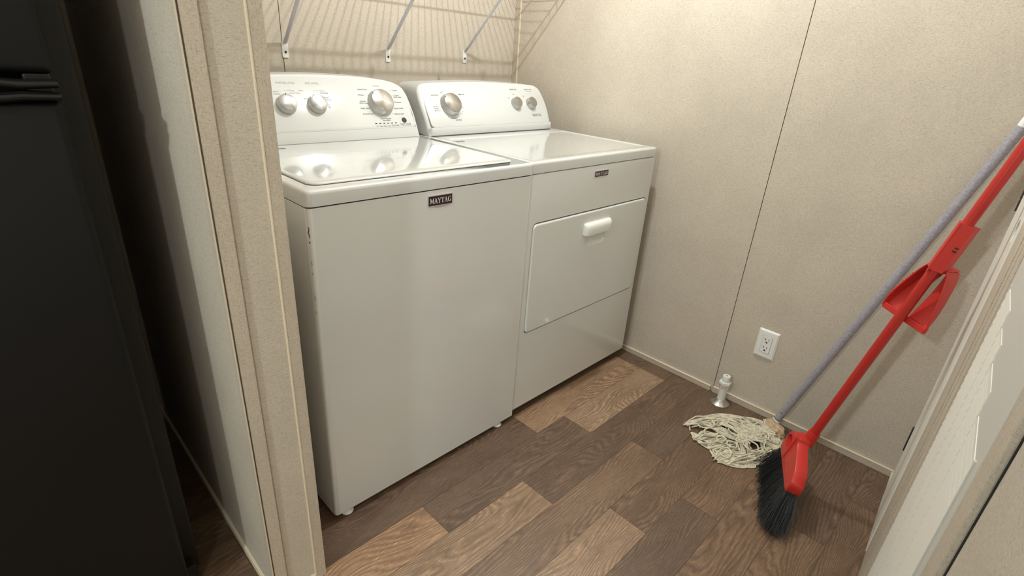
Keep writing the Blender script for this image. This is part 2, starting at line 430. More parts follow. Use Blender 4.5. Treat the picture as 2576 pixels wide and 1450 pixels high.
# white door leaf folded against the wall, with its bore hole and hinges
bm = new(); box(bm, sx_(1.345), sx_(1.055), .0005, .012, .006, 2.02, .002, fn=fw)
leaf = link('door_2', bm, M['louvre']); tag(leaf, kind='structure')
bm = new(); lathe(bm, [(.026, -.0105), (.026, .004)], fw((sx_(1.115), .012, .952)), EN, 28); cut = link('cut', bm, M['louvre'])
applied(leaf, [cut])
bm = new(); lathe(bm, [(.0258, 0), (.0258, .001)], fw((sx_(1.115), .0022, .952)), EN, 28); link('bore_hole', bm, M['hinge'], leaf)
for zc in (.225, 1.0, 1.80):
    bm = new()
    for k in range(3):
        tube(bm, [fw((sx_(1.372), .008, zc - .045 + .03 * k + .001)), fw((sx_(1.372), .008, zc - .045 + .03 * (k + 1) - .001))], .0065, 12)
    box(bm, sx_(1.392), sx_(1.352), .0005, .002, zc - .045, zc + .045, fn=fw)
    link('hinge', bm, M['hinge'], leaf)
fband('trim_8', 1.050, .935, .010, M['trim'], z1=2.08, r=.003)
fband('gap_shade_1', .935, .915, .0012, M['darkgap'], z1=2.08)  # near-black strip painted in for the shade of the gap between casings
fband('trim_10', .915, .884, .009, M['trim'], z1=2.08, r=.003)
fband('trim_11', .881, .834, .007, M['trim'], z1=2.08, r=.003)
door = fband('door_1', .832, .284, .004, M['doorwhite'], z0=.006, z1=2.03, r=.001)
# air grille: framed, four columns of fine horizontal slats
G0, G1, GZ0, GZ1 = .800, .318, .10, .806
bm = new()
cols = [(.800, .6635, .906), (.6575, .5755, .876), (.5705, .4595, .845), (.4545, .318, .806)]
for a, b_, zt in cols:
    box(bm, sx_(a), sx_(b_), .0040, .0050, GZ0, zt, fn=fw)
    z = GZ0
    while z < zt - .012:
        vs = box(bm, sx_(a), sx_(b_), .0050, .0062, z, z + .0125, 0)
        for v in vs:
            if v.co.y > .006 and v.co.z > z + .005: v.co.y = .0051
            v.co = fw(v.co)
        z += .0180
link('vent_grille', bm, M['louvre'], door)
bm = new()
for (a, b_, z0, z1) in ((.808, .800, GZ0 - .01, .912), (.318, .313, GZ0 - .01, GZ1 + .006), (.808, .313, GZ0 - .01, GZ0)):
    box(bm, sx_(a), sx_(b_), .004, .0058, z0, z1, fn=fw)
link('grille_frame', bm, M['doorwhite'], door)
fband('trim_12', .236, .190, .0085, M['trim'], z1=2.08, r=.002)
fband('gap_shade_2', .190, .184, .0010, M['darkgap'], z1=2.08, r=0)  # thin near-black strip: shade of the gap beside the casing, as colour
fband('trim_14', .283, .239, .0035, M['trim'], z1=2.08)

# ceiling light of the laundry (above the frame)
cl = empty('ceiling_light', (LAMP[0], LAMP[1], ZC), 'round ceiling light above the washer and dryer', 'light')
bm = new(); lathe(bm, [(.012, -.205), (.014, -.19), (.014, -.02), (.055, -.014), (.055, 0)], (LAMP[0], LAMP[1], ZC), (0, 0, 1), 32); link('canopy', bm, M['whiteplastic'], cl, True)

# ---------------------------------------------------------------- washer
def console_plane(yo=0.0):
    """face of the sloping control console: u along x, v up the slope, h out of the face"""
    A = Vector((0, .523 + yo, .985)); D = Vector((0, .53574, .84438)); N = Vector((0, -.84438, .53574))
    return lambda u, v, h=0.0: A + Vector((u, 0, 0)) + D * v + N * h
PL = console_plane()
def console(name, outline, band, parent, xc, backx, sidemat):
    """outline: (x, v) points of the face, counter-clockwise. Face, rounded rim, body running back to the wall side"""
    bm = new()
    cx = sum(p[0] for p in outline) / len(outline); cv = sum(p[1] for p in outline) / len(outline)
    def ins(p, d):
        # move toward the centre, more or less normal inset
        return (p[0] + (d if p[0] < xc - .25 else (-d if p[0] > xc + .25 else 0)) , p[1] - (d if p[1] > .10 else 0))
    rings = []
    R_ = .011
    PLb = lambda u, v, h: PL(u, v, h - max(0, (.0407 - v) / .0752) * .0125)
    for k in range(5):
        a = PI / 2 * k / 4; i_ = R_ * (1 - math.sin(a)); h = -R_ * (1 - math.cos(a))
        rings.append([PLb(*ins(p, i_), h) for p in outline])
    # sides run back (toward +y) and shrink a little
    for (by, sc) in ((.07, .985), (.135, .95)):
        rings.append([Vector((cx + (p[0] - cx) * (1 - (1 - sc) * .6), max(PL(p[0], p[1]).y + by * (1 if p[1] > .03 else .6), .55 + by), .948 + (PL(p[0], p[1]).z - .948) * sc)) for p in outline])
    n = len(outline); L = [[bm.verts.new(p) for p in r] for r in rings]
    for j, (a, b_) in enumerate(zip(L, L[1:])):
        for i in range(n):
            f = bm.faces.new((a[i], a[(i + 1) % n], b_[(i + 1) % n], b_[i]))
            if j >= 4: f.material_index = 1
    bm.faces.new(L[0]); bm.faces.new(L[-1][::-1])
    return link(name, bm, [M['console'], sidemat], parent, True)
def sm(pts, n=3):
    """round a polyline outline with Catmull-Rom"""
    out = []; N_ = len(pts)
    for i in range(N_):
        p0, p1, p2, p3 = [Vector(pts[(i + k) % N_]) for k in (-1, 0, 1, 2)]
        for k in range(n):
            s = k / n
            q = .5 * ((2 * p1) + (p2 - p0) * s + (2 * p0 - 5 * p1 + 4 * p2 - p3) * s * s + (3 * p1 - p0 - 3 * p2 + p3) * s ** 3)
            out.append((q.x, q.y))
    return out
def knob(parent, u, v, r, h, ang, skirt=1.12, name='knob', label=None, notch=0):
    """spun metal cap on a grey skirt; ang = pointer direction"""
    o = PL(u, v); N = Vector((0, -.84438, .53574)); rot = Matrix((Vector((1, 0, 0)), Vector((0, .53574, .84438)), N)).transposed()
    rip = lambda a, hh: 1 + .018 * max(0, math.cos(9 * a)) ** 4 * (1 if hh < h * .8 else .3)
    bm = new()
    lathe(bm, [(r * skirt, .0006), (r * skirt, h * .16), (r * 1.06, h * .30), (r * 1.0, h * .86), (r * .97, h * .93)], o, N, 54, ripple=rip)
    k = link(name, bm, M['skirt'], parent, True, origin=o, rot=rot)
    bm = new(); lathe(bm, [(r * .965, h * .92), (r * .965, h * .97), (r * .93, h), (.0008, h + .0006)], o, N, 54)
    # pointer nib on the rim
    link('knob_cap', bm, M['spun'], k, True, origin=o + N * h, rot=rot)
    bm = new()
    a0 = ang
    d = Vector((math.cos(a0), math.sin(a0)))
    pl = lambda x, y, hh: PL(u + x, v + y, hh)
    q = Vector((-d.y, d.x))
    pts = [d * r * .90 + q * .0012, d * r * .99 + q * .0012, d * r * .99 - q * .0012, d * r * .90 - q * .0012]
    prism(bm, [(p.x, p.y) for p in pts], lambda p: pl(p[0], p[1], h * .5), lambda p: pl(p[0], p[1], h + .0010))
    link('pointer', bm, M['gloss'], k)
    return k
wz = empty('washing_machine', (.349, .33, 0), 'white top-loading washing machine left of the dryer, its console dials over a closed lid', 'washing machine')
# cabinet: profile with rounded front edges
bm = new()
def cab(bm, x0, x1, y0, y1, z0, z1, r, mi=0, r2=None):
    pts = []; r2 = r2 or r
    for cx, cy, a0, r in ((x0 + r, y0 + r, PI, r), (x1 - r2, y0 + r2, 1.5 * PI, r2)):
        for k in range(7):
            a = a0 + PI / 2 * k / 6; pts.append((cx + r * math.cos(a), cy + r * math.sin(a)))
    pts += [(x1, y1), (x0, y1)]
    rings = []
    for z, i_ in ((z0, .0015), (z0 + .0015, 0), (z1 - .0015, 0), (z1, .0015)):
        rings.append([(min(max(p[0], x0 + i_), x1 - i_), max(p[1], y0 + i_), z) for p in pts])
    loft(bm, rings, mi)
cab(bm, .001, .7020, 0, .655, .023, .9075, .014, 0, .005)
link('cabinet', bm, M['enamel'], wz, True)
bm = new(); cab(bm, .006, .698, .005, .65, .900, .915, .012, 0, .004); link('seam_shade', bm, M['darkgap'], wz)  # near-black insert puts the shade of the open seam into colour
bm = new(); slab(bm, .000, .7025, -.0015, .655, .9112, .9460, (.016, .003), .0095, 7, steps=5, right=.22)
tp = link('top_panel', bm, M['enamel_top'], wz, True)
bm = new(); slab(bm, .033, .6645, .040, .505, .9450, .9476, .030, .0005, 8); link('lid_gap', bm, M['darkgap'], wz)
bm = new()
# lid: flat centre rising from a slightly lower front lip
rings = []
x0, x1, y0, y1 = .030, .662, .036, .505
for z, i_, rc in ((.9466, .003, .024), (.9476, .0, .026), (.9488, .0, .026), (.9504, .0010, .025), (.9514, .0035, .023), (.9520, .010, .019), (.9524, .030, .012)):
    rings.append([(x, y, z) for x, y in rrect(x0 + i_, x1 - i_, y0 + i_, y1 - i_ * .2, rc, 8)])
loft(bm, rings); link('lid', bm, M['enamel_top'], wz, True)
bm = new(); box(bm, .118, .160, .448, .462, .9522, .9528); link('warning_label', bm, M['label'], wz)
for x in (.045, .640):
    for y in (.02, .6):
        bm = new(); lathe(bm, [(.016, 0), (.018, .004), (.012, .008), (.006, .010), (.006, .029)], (x, y, 0), (0, 0, 1), 20); link('foot', bm, M['whiteplastic'], wz, True)
half = [(.3325 + .008, .1885), (.42, .1872), (.495, .1840), (.5675, .1775), (.605, .1715), (.632, .1630), (.653, .1490), (.662, .1300), (.6665, .1050), (.6690, .0407), (.6712, -.0345)]
C0 = .3405
right = half
left = [(2 * C0 - x, v) for x, v in half[1:]]
def ring_out(right, left):
    pts = list(right) + [(left[-1][0], left[-1][1])] + [left[i] for i in range(len(left) - 2, -1, -1)]
    return pts
def dense(pts, n=3, keep=(10, 11)):
    """smooth everything but the two bottom corners"""
    out = []; N_ = len(pts)
    for i in range(N_):
        p1, p2 = pts[i], pts[(i + 1) % N_]
        if i in keep and (i + 1) % N_ in keep: out.append(p1); continue
        p0 = pts[i - 1] if i not in keep else p1
        p3 = pts[(i + 2) % N_] if (i + 1) % N_ not in keep else p2
        p0, p1, p2, p3 = map(Vector, (p0, p1, p2, p3))
        for k in range(n):
            s = k / n
            q = .5 * ((2 * p1) + (p2 - p0) * s + (2 * p0 - 5 * p1 + 4 * p2 - p3) * s * s + (3 * p1 - p0 - 3 * p2 + p3) * s ** 3)
            out.append((q.x, q.y))
    return out
ow = dense(ring_out(right, left))
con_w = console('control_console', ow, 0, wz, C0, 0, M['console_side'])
# raised fascia above the plain lower band
def lower_band(parent, x0, x1, x0b, x1b, v0):
    bm = new(); rings = []
    for (xa, xb) in ((x0, x1),):
        pts = [(v0, .0012), (v0 - .004, .0006), (-.0335, -.0078), (-.0345, -.0095), (-.0345, -.018), (v0 + .003, -.012)]
        n = 12
        for i in range(n + 1):
            f = (0, .012, .1, .2, .3, .4, .5, .6, .7, .8, .9, .988, 1)[i]
            rings.append([PL((x0 + (x1 - x0) * f) + ((x0b - x0) * (1 - f) + (x1b - x1) * f) * max(0, min(1, (v0 - v) / (v0 + .0345))), v, h - (.0105 if i in (0, n) else 0)) for v, h in pts])
    loft(bm, rings)
    return link('lower_band', bm, M['console'], parent, True)
def fascia(parent, x0, x1, v0, pts, m_):
    bm = new()
    loft(bm, [[PL(p[0], p[1], h) for p in pts] for h in (-.001, .0009)] + [[PL(p[0] + (.0009 if p[0] < (x0 + x1) / 2 else -.0009), p[1] + (.0009 if p[1] < v0 + .01 else -.0009), .0015) for p in pts]])
    return bm
def inner(pts, d, v0, c):
    top = [(c + (x - c) * (1 - d / .33), min(v, v - d * .9)) for x, v in pts if v > v0 + .02]
    xr = max(p[0] for p in top); xl = min(p[0] for p in top)
    # order: right edge bottom -> up over the top -> left edge bottom
    out = []
    r = .014
    for k in range(5):
        a = -PI / 2 + PI / 2 * k / 4; out.append((xr - r + r * math.cos(a) + .0005, v0 + r + r * math.sin(a)))
    tr = [p for p in top if p[0] >= c]; tl = [p for p in top if p[0] < c]
    tr.sort(key=lambda p: -p[0] if False else p[1] - p[0] * 0); tr = sorted(tr, key=lambda p: math.atan2(p[1] - .05, p[0] - c))
    tl = sorted(tl, key=lambda p: math.atan2(p[1] - .05, p[0] - c))
    allp = [p for p in sorted(tr + tl, key=lambda p: math.atan2(p[1] - .05, p[0] - c)) if p[1] > v0 + .035]
    out += allp
    for k in range(5):
        a = PI + PI / 2 * k / 4; out.append((xl + r + r * math.cos(a) - .0005, v0 + r + r * math.sin(a)))
    return out
H = .0019
pp = lambda u, v: PL(u, v, H)
lower_band(con_w, 2 * C0 - .6665, .6665, 2 * C0 - .6685, .6685, -.0020)
bm = fascia(wz, .03, .65, -.002, inner(ow, .014, -.0015, C0), M['console'])
text(bm, 'WATER LEVEL', pp, .2145, .150, .0090, mi=2); text(bm, 'SOIL LEVEL', pp, .303, .150, .0090, mi=2)
def tl(s, u, v, sz=.0072, al='L', mi=0, b=.006): text(bm, s, pp, u, v, sz, al, b, mi + 1)
def ln(a, b_, wd=.0006, mi=1): strip2(bm, a, b_, wd, pp, mi + 1)
tl('Auto', .1975, .1235, .0068, mi=1); tl('Sensing', .196, .1165, .0068, mi=1); ln((.211, .1265), (.222, .1265)); tl('Deep', .2475, .1265, .0068, mi=1); tl('Water Wash', .2440, .1190, .0060, mi=1); ln((.233, .1290), (.246, .1290))
tl('Auto', .2740, .1275, .0056, mi=1); tl('Bulky', .283, .1010, .0066, mi=1)
tl('Extra', .343, .1265, .0068, mi=1); tl('Tap Rinse', .3400, .1190, .0068, mi=0); ln((.322, .1290), (.341, .1290)); ln((.291, .1290), (.277, .1290))
tl('Extra', .3505, .1045, .0068); tl('w/ Rinse', .3480, .0970, .0068); tl('Fabric', .3490, .0900, .0056, mi=1); tl('OFF', .3525, .0815, .0050); tl('Spin', .352, .0765, .0050); tl('Off', .354, .0715, .0050)
for s, u, v, e in (('Heavy Duty', .5095, .1320, .5185), ('Whites', .4900, .1125, .5035), ('Bulky Items', .4975, .0665, .5070), ('Drain & Spin', .5030, .0470, .5110)):
    tl(s, u, v, .0074, 'R'); ln((u + .0015, v + .0028), (e, v + .0028))
tl('Whites', .4900, .0905, .0074, 'R'); tl('With Soak', .4965, .0840, .0074, 'R'); ln((.4925, .0935), (.5020, .0935))
tl('Normal', .5480, .1450, .0074, 'C', mi=1); 
for s, u, v in (('Colors', .6060, .1290), ('Delicates', .5990, .0862), ('Quick Wash', .5890, .0640), ('Rinse & Spin', .5850, .0440)):
    tl(s, u, v, .0074); ln((u - .002, v + .0028), (u - .0115, v + .0028))
tl('Colors', .6060, .1110, .0074); tl('With Soak', .6020, .1045, .0074); ln((.5925, .1130), (.6040, .1130))
tl('Clean Washer', .5440, .0290, .0074, 'C'); tl('with affresh', .5450, .0232, .0062, 'C', 0, .012)
tl('START / PAUSE', .6150, .0070, .0066, 'C', 0, .012); tl('Hold 3 seconds to cancel', .6150, .0030, .0036, 'C', mi=1)
ln((.497, .0078), (.586, .0088), .0005)
for i, s in enumerate(('Lid', 'Wash', 'Rinse', 'Spin', 'Done', 'Locked')): tl(s, .5025 + i * .0155, .0028 + i * .0002, .0050, 'C')
link('fascia', bm, [M['console'], M['printed'], M['printlight']], con_w, True)
bm = new()
for i in range(6):
    u = .5015 + i * .0153
    loft(bm, [[PL(x, v, h) for x, v in rrect(u - .0040, u + .0040, .0134, .0162, .0013, 3)] for h in (.001, .0022)])
link('indicator_lights', bm, M['black'], con_w)
bm = new(); lathe(bm, [(.0092, .001), (.0092, .0028), (.0085, .0036), (.001, .0038)], PL(.6145, .0235), (0, -.84438, .53574), 28); link('start_button', bm, M['black'], con_w, True)
knob(wz, .223, .0835, .0265, .022, PI * .5)
knob(wz, .3185, .0825, .0265, .022, PI * .62)
knob(wz, .543, .0860, .0405, .024, PI * .78)
# badges
def badge(parent, x0, x1, z0, z1, yf, pointy=True):
    pl = lambda u, v, h: Vector((u, yf - h, v))
    out = [(x0, z1), (x0, z0)] + ([((x0 + x1) / 2, z0 - .0035)] if pointy else []) + [(x1, z0), (x1, z1)]
    bm = new(); prism(bm, out, lambda p: pl(p[0], p[1], 0.0), lambda p: pl(p[0], p[1], .0035)); o = link('badge', bm, M['chrome'], parent)
    e = .0016
    bm = new(); prism(bm, [(x0 + e, z1 - e), (x0 + e, z0 + e), (x1 - e, z0 + e), (x1 - e, z1 - e)], lambda p: pl(p[0], p[1], .003), lambda p: pl(p[0], p[1], .0040))
    link('badge_field', bm, M['badge'], o)
    bm = new(); hh = (z1 - z0)
    maytag(bm, lambda u, v: pl(u, v, .0045), x0 + .005, z0 + hh * .24, (x1 - x0) - .010, hh * .52); link('badge_letters', bm, M['letters'], o)
badge(wz, .3155, .3935, .868, .8955, 0)
# chipped paint down the front left edge
random.seed(3)
for (za, zb_, rr) in ((.868, .842, .0012), (.834, .830, .0010), (.790, .776, .0005), (.762, .754, .0004), (.705, .688, .0005), (.665, .657, .0004)):
    n = 7; pts = []
    for k in range(n):
        z = za + (zb_ - za) * k / (n - 1); a = PI + .62 + .10 * math.sin(k * 1.7 + za * 50)
        pts.append((.015 + .01405 * math.cos(a), .014 + .01405 * math.sin(a), z))
    bm = new(); tube(bm, pts, [rr * (.35 + .65 * math.sin(PI * (k + .5) / n)) for k in range(n)], 6)
    link('paint_chip', bm, M['groove'], wz)

# ---------------------------------------------------------------- dryer
DX0, DX1, DY = .7036, 1.4225, .004
dr = empty('clothes_dryer', (1.064, .36, 0), 'white front-loading clothes dryer with a square drop door, right of the washer', 'clothes dryer')
bm = new(); cab(bm, DX0 + .003, DX1 - .003, DY + .020, .70, .040, .9075, .004)
link('cabinet', bm, M['enamel'], dr, True)
bm = new(); cab(bm, DX0 + .006, DX1 - .006, DY + .012, .69, .046, .915, .004); link('seam_shade', bm, M['darkgap'], dr)  # near-black body behind the panels, painting the shade in their gaps
bm = new()
def fslab(bm, x0, x1, z0, z1, y_back, y_front, rc, e, n=6, steps=4, mi=0):
    rl, rr = rc if isinstance(rc, tuple) else (rc, rc)
    rings = [[(x, y_back, z) for x, z in rrect(x0, x1, z0, z1, (rl, rr), n)]]
    for k in range(steps + 1):
        a = PI / 2 * k / steps; i_ = e * (1 - math.cos(a)); yy = y_front + e - e * math.sin(a)
        rings.append([(x, yy, z) for x, z in rrect(x0 + i_ * (.2 if rl < rr else 1), x1 - i_, z0 + i_, z1 - i_, (max(rl - i_, .0005), max(rr - i_, .0005)), n)])
    return loft(bm, rings, mi)
fslab(bm, DX0 + .0002, DX1 - .001, .040, .9085, DY + .019, DY, (.003, .012), .0045)
fp = link('front_panel', bm, M['enamel'], dr, True)
bm = new(); fslab(bm, .7285, 1.4010, .352, .752, DY + .012, DY - .010, .018, .0005); cutter = link('cut', bm, M['enamel'])
applied(fp, [cutter])
bm = new(); fslab(bm, .7315, 1.3985, .355, .7475, DY + .010, DY - .0045, .017, .0060, 8, 5)
dd = link('door', bm, M['enamel'], dr, True)
bm = new(); fslab(bm, .7290, 1.4005, .3525, .7515, DY + .0115, DY + .0105, .018, .0002); link('door_gasket', bm, M['darkgap'], dr)
# scoop under the handle
bm = new(); bmesh.ops.create_uvsphere(bm, u_segments=28, v_segments=14, radius=1)
sq = lambda c_: math.copysign(abs(c_) ** .45, c_)
for v in bm.verts: v.co = Vector((1.074 + sq(v.co.x) * .060, DY - .0045 + v.co.y * .008, .645 + sq(v.co.z) * .031))
cutter = link('cut', bm, M['enamel']); applied(dd, [cutter])
for p_ in dd.data.polygons: p_.use_smooth = False
bm = new()
prof = [(.002, .7075), (-.004, .7085), (-.013, .7060), (-.0185, .7000), (-.0200, .6900), (-.0195, .6720), (-.0175, .6640), (-.0120, .6625), (.002, .6660)]
def hx(k, s): return None
rings = []
for x, sc in ((.997, .2), (.9985, .62), (1.002, .85), (1.008, .96), (1.016, 1.0), (1.133, 1.0), (1.141, .96), (1.147, .85), (1.1505, .62), (1.152, .2)):
    rings.append([(x, DY - .0045 + (y if y > 0 else y * sc), .686 + (z - .686) * (.80 + .20 * sc)) for y, z in prof])
loft(bm, rings); link('door_handle', bm, M['whiteplastic'], dd, True)
# top
bm = new(); rings = []
base_ = (DX0, DX1, DY - .0015, .70)
def rr_(i_, z, rc): return [(x, y, z) for x, y in rrect(base_[0] + i_ * .22, base_[1] - i_, base_[2] + i_, base_[3] - i_, (.003, rc), 7)]
rings = [rr_(0, .9112, .010), rr_(0, .9370, .012)]
for k in range(1, 6):
    a = PI / 2 * k / 5; rings.append(rr_(.009 * (1 - math.cos(a)), .9370 + .009 * math.sin(a), .012))
def inn(d, z, rc): return [(x, y, z) for x, y in rrect(DX0 + .026 + d, DX1 - .026 - d, DY + .034 + d, .46 - d, rc, 7)]
rings += [inn(0, .9460, .03), inn(.004, .9452, .028), inn(.009, .9436, .024), inn(.014, .9432, .02)]
loft(bm, rings); link('top_panel', bm, M['enamel_top'], dr, True)
bm = new(); box(bm, .735, .782, .405, .419, .9432, .9438); link('warning_label', bm, M['label'], dr)
dh = [(1.0455, .1760), (1.12, .1752), (1.1809, .1730), (1.262, .1700), (1.322, .1672), (1.3464, .1636), (1.3645, .1540), (1.3745, .1385), (1.3800, .1150), (1.3830, .0689), (1.3790, -.0345)]
dl = [(2 * 1.0455 - x, v) for x, v in dh[1:]]
od = dense(ring_out(dh, dl))
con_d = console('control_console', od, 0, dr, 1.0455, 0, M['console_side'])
lower_band(con_d, 2 * 1.0455 - 1.3775, 1.3775, 2 * 1.0455 - 1.3765, 1.3765, -.0090)
bm = fascia(dr, .72, 1.36, -.0085, inner(od, .016, -.0085, 1.0455), M['console'])
tl('AUTO DRY', .7650, .1120, .0066, 'L', 0, .012); tl('TIMED DRY', .8930, .1150, .0066, 'L', 0, .012); tl('AIR ONLY', .8420, .0135, .0066, 'L', 0, .012)
tl('Less Dry', .7800, .0680, .0064, 'R'); tl('Normal', .7800, .0603, .0064, 'R'); tl('More Dry', .7850, .0525, .0064, 'R')
ln((.782, .0700), (.789, .0700)); ln((.782, .0622), (.790, .0622)); ln((.787, .0545), (.793, .0545)); ln((.779, .0795), (.789, .0795))
tl('OFF', .8150, .1225, .0050, 'C'); tl('Sheets', .822, .1280, .0045, 'C', 1)
for s, u, v in (('60', .889, .0910), ('40', .893, .0640), ('30', .885, .0480), ('20', .878, .0380)): tl(s, u, v, .0052)
tl('SAVE ENERGY', .836, .0225, .0046, 'C', 0, .012)
for k in range(9):
    a = PI * (.80 + .035 * k); a2 = a + .1
    ln((.838 + .049 * math.cos(a), .075 + .049 * math.sin(a)), (.838 + .049 * math.cos(a2), .075 + .049 * math.sin(a2)), .0007)
for k in range(12):
    a = -PI * (.70 - .045 * k); a2 = a + .09
    ln((.838 + .048 * math.cos(a), .072 + .050 * math.sin(a)), (.838 + .048 * math.cos(a2), .072 + .050 * math.sin(a2)), .0011, 0)
tl('TEMPERATURE', 1.2000, .1375, .0064, 'C', 0, .012); tl('PUSH TO START', 1.2930, .1375, .0064, 'C', 0, .012); tl('(turn to select)', 1.2935, .1300, .0050, 'C', 1)
tl('Low', 1.1600, .1010, .0056, 'C'); tl('High', 1.1930, .1170, .0056, 'C', 1); tl('Off', 1.2500, .1080, .0056, 'C')
maytag(bm, pp, 1.2690, .0185, .0560, .0110, 1)
link('fascia', bm, [M['console'], M['printed'], M['printlight']], con_d, True)
kd = knob(dr, .838, .0745, .0385, .026, PI * .80)
knob(dr, 1.1900, .0765, .0225, .022, PI * .9)
knob(dr, 1.2790, .0755, .0225, .022, PI * .9)
badge(dr, 1.026, 1.104, .8685, .8900, DY, False)
for x in (.75, 1.38):
    for y in (.06, .62):
        bm = new(); lathe(bm, [(.016, 0), (.018, .004), (.012, .008), (.006, .010), (.006, .047)], (x, y, 0), (0, 0, 1), 20); link('foot', bm, M['whiteplastic'], dr, True)

# ---------------------------------------------------------------- wire shelf over the machines
ZS = 1.523; YF = .585
sh = empty('wire_shelf', (.70, YB, ZS), 'white wire shelf over the machines, held up by three angled braces', 'shelf')
bm = new()
for y, z, r in ((YF, ZS, .0032), (YF, ZS - .040, .0032), (.735, ZS - .004, .0028), (YB - .014, ZS - .004, .0028)):
    tube(bm, [(-.094, y, z), (XR - .001, y, z)], r, 8)
link('shelf_rod', bm, M['bracket'], sh, True)
bm = new(); x = -.085
while x < XR - .006:
    tube(bm, [(x, YB - .006, ZS), (x, YF, ZS + .002), (x, YF - .002, ZS - .040)], .0015, 5); x += .0254
o = link('shelf_wires', bm, M['bracket'], sh, True); o['kind'] = 'stuff'
for xb, zb_ in ((.3745, 1.2100), (.7820, 1.2130), (1.1760, 1.2240)):
    top = Vector((xb, YF + .004, ZS - .006)); bot = Vector((xb, YB - .005, zb_ + .012))
    bm = new()
    u = Vector((1, 0, 0)); d = (top - bot).normalized(); nn = d.cross(u)
    rings = []
    for p, wd, th in ((bot, .0075, .0016), (bot + d * .012, .0078, .0030), (bot + d * .03, .0070, .0046), (top - d * .02, .0070, .0046), (top, .0075, .002)):
        rings.append([p + u * (wd * math.cos(a)) + nn * (th * math.sin(a)) for a in [2 * PI * k / 12 for k in range(12)]])
    loft(bm, rings); br = link('brace', bm, M['bracket'], sh, True)
    bm = new()
    prism(bm, [(p[0] + xb, p[1] + zb_ - .014) for p in rrect(-.0105, .0105, -.020, .030, .004, 4)], lambda p: Vector((p[0], YB, p[1])), lambda p: Vector((p[0], YB - .0035, p[1])))
    link('foot_tab', bm, M['whiteplastic'], br)
    bm = new(); lathe(bm, [(.0042, 0), (.0042, .001), (.0028, .0022), (.0012, .0016)], (xb + .0005, YB - .0035, zb_ - .016), (0, -1, 0), 16); link('screw', bm, M['hinge'], br, True)
    bm = new(); box(bm, xb - .008, xb + .008, YF - .006, YF + .008, ZS - .046, ZS - .034, .002); link('lip_clip', bm, M['bracket'], br)
for xh in (.685, 1.003):
    bm = new(); tube(bm, [(xh, YF, ZS - .038), (xh, YF + .004, ZS - .060), (xh, YF - .004, ZS - .074)], .0045, 8); link('rod_hook', bm, M['bracket'], sh, True)

# ---------------------------------------------------------------- outlet on the right wall
yo, zo = -.561, .2955
ol = empty('wall_outlet', (XR, yo, zo), 'white duplex wall outlet low on the right wall above the mop', 'outlet')
bm = new()
rings = []
for x, i_ in ((XR, 0), (XR - .0022, 0), (XR - .0065, .0055), (XR - .0070, .010)):
    rings.append([(x, y, z) for y, z in rrect(yo - .0375 + i_, yo + .0375 - i_, zo - .058 + i_, zo + .058 - i_, .0025, 3)])
loft(bm, rings); link('cover_plate', bm, M['whiteplastic'], ol)
bm = new(); box(bm, XR - .0072, XR - .0066, yo - .0176, yo + .0176, zo - .0345, zo + .0345); link('insert_gap', bm, M['label'], ol)
bm = new(); loft(bm, [[(x, y, z) for y, z in rrect(yo - .0168 + i_, yo + .0168 - i_, zo - .0337 + i_, zo + .0337 - i_, .002, 3)] for x, i_ in ((XR - .0068, 0), (XR - .0082, 0), (XR - .0086, .0008))])
ins_ = link('receptacle', bm, M['whiteplastic'], ol)
for dz in (.0165, -.0165):
    bm = new(); zc = zo + dz
    box(bm, XR - .0090, XR - .0085, yo + .0052, yo + .0072, zc + .000, zc + .0090)
    box(bm, XR - .0090, XR - .0085, yo - .0070, yo - .0052, zc + .001, zc + .0080)
    prism(bm, [(yo + .0034 * math.cos(a), zc - .0078 + .0042 * max(math.sin(a), -.45)) for a in [2 * PI * k / 16 for k in range(16)]], lambda p: Vector((XR - .0085, *p)), lambda p: Vector((XR - .0090, *p)))
    link('socket_slots', bm, M['black'], ins_)

# ---------------------------------------------------------------- capped pipe stub
px_, py_ = 1.429, -.470
pv = empty('capped_pipe', (px_, py_, 0), 'short white capped pipe standing up from a silver floor flange by the baseboard', 'pipe')
bm = new(); lathe(bm, [(.036, .0005), (.0365, .003), (.033, .006), (.024, .0125), (.0175, .020), (.0160, .022)], (px_, py_, 0), (0, 0, 1), 36); link('flange', bm, M['galv'], pv, True)
bm = new(); lathe(bm, [(.0150, .012), (.0150, .045), (.0158, .0455), (.0158, .072), (.0185, .0725), (.0190, .092)], (px_, py_, 0), (0, 0, 1), 28); link('pipe_body', bm, M['pvc'], pv, True)
bm = new()
def hexr(a, h): return 1 / max(math.cos(((a + PI / 6) % (PI / 3)) - PI / 6), .87)
lathe(bm, [(.0195, .092), (.0205, .0935), (.0205, .103), (.0195, .1045)], (px_, py_, 0), (0, 0, 1), 48, ripple=hexr); link('hex_collar', bm, M['pvc'], pv)
bm = new(); lathe(bm, [(.0142, .104), (.0148, .106), (.0148, .128), (.0135, .1305), (.0050, .1308), (.0040, .1295), (.0035, .120)], (px_, py_, 0), (0, 0, 1), 28); cp = link('cap', bm, M['pvc'], pv, True)
bm = new(); lathe(bm, [(.0040, .1296), (.0038, .1299)], (px_, py_, 0), (0, 0, 1), 16); link('cap_hole', bm, M['label'], cp)
bm = new()
cyl = lambda s, v: Vector((px_ + .0193 * math.cos(s / .0193 + PI * .98), py_ + .0193 * math.sin(s / .0193 + PI * .98), v))
text(bm, 'PVC 1120 PIPE', lambda u, v: cyl(u, v), -.020, .0835, .0066, 'L', .015); 
cyl2 = lambda s, v: Vector((px_ + .0193 * math.cos(s / .0193 + PI * .98), py_ + .0193 * math.sin(s / .0193 + PI * .98), v))
text(bm, 'SCH 40 1-1/2', lambda u, v: cyl2(u, v), -.016, .0755, .0062, 'L', .015)
link('pipe_print', bm, M['redprint'], pv)

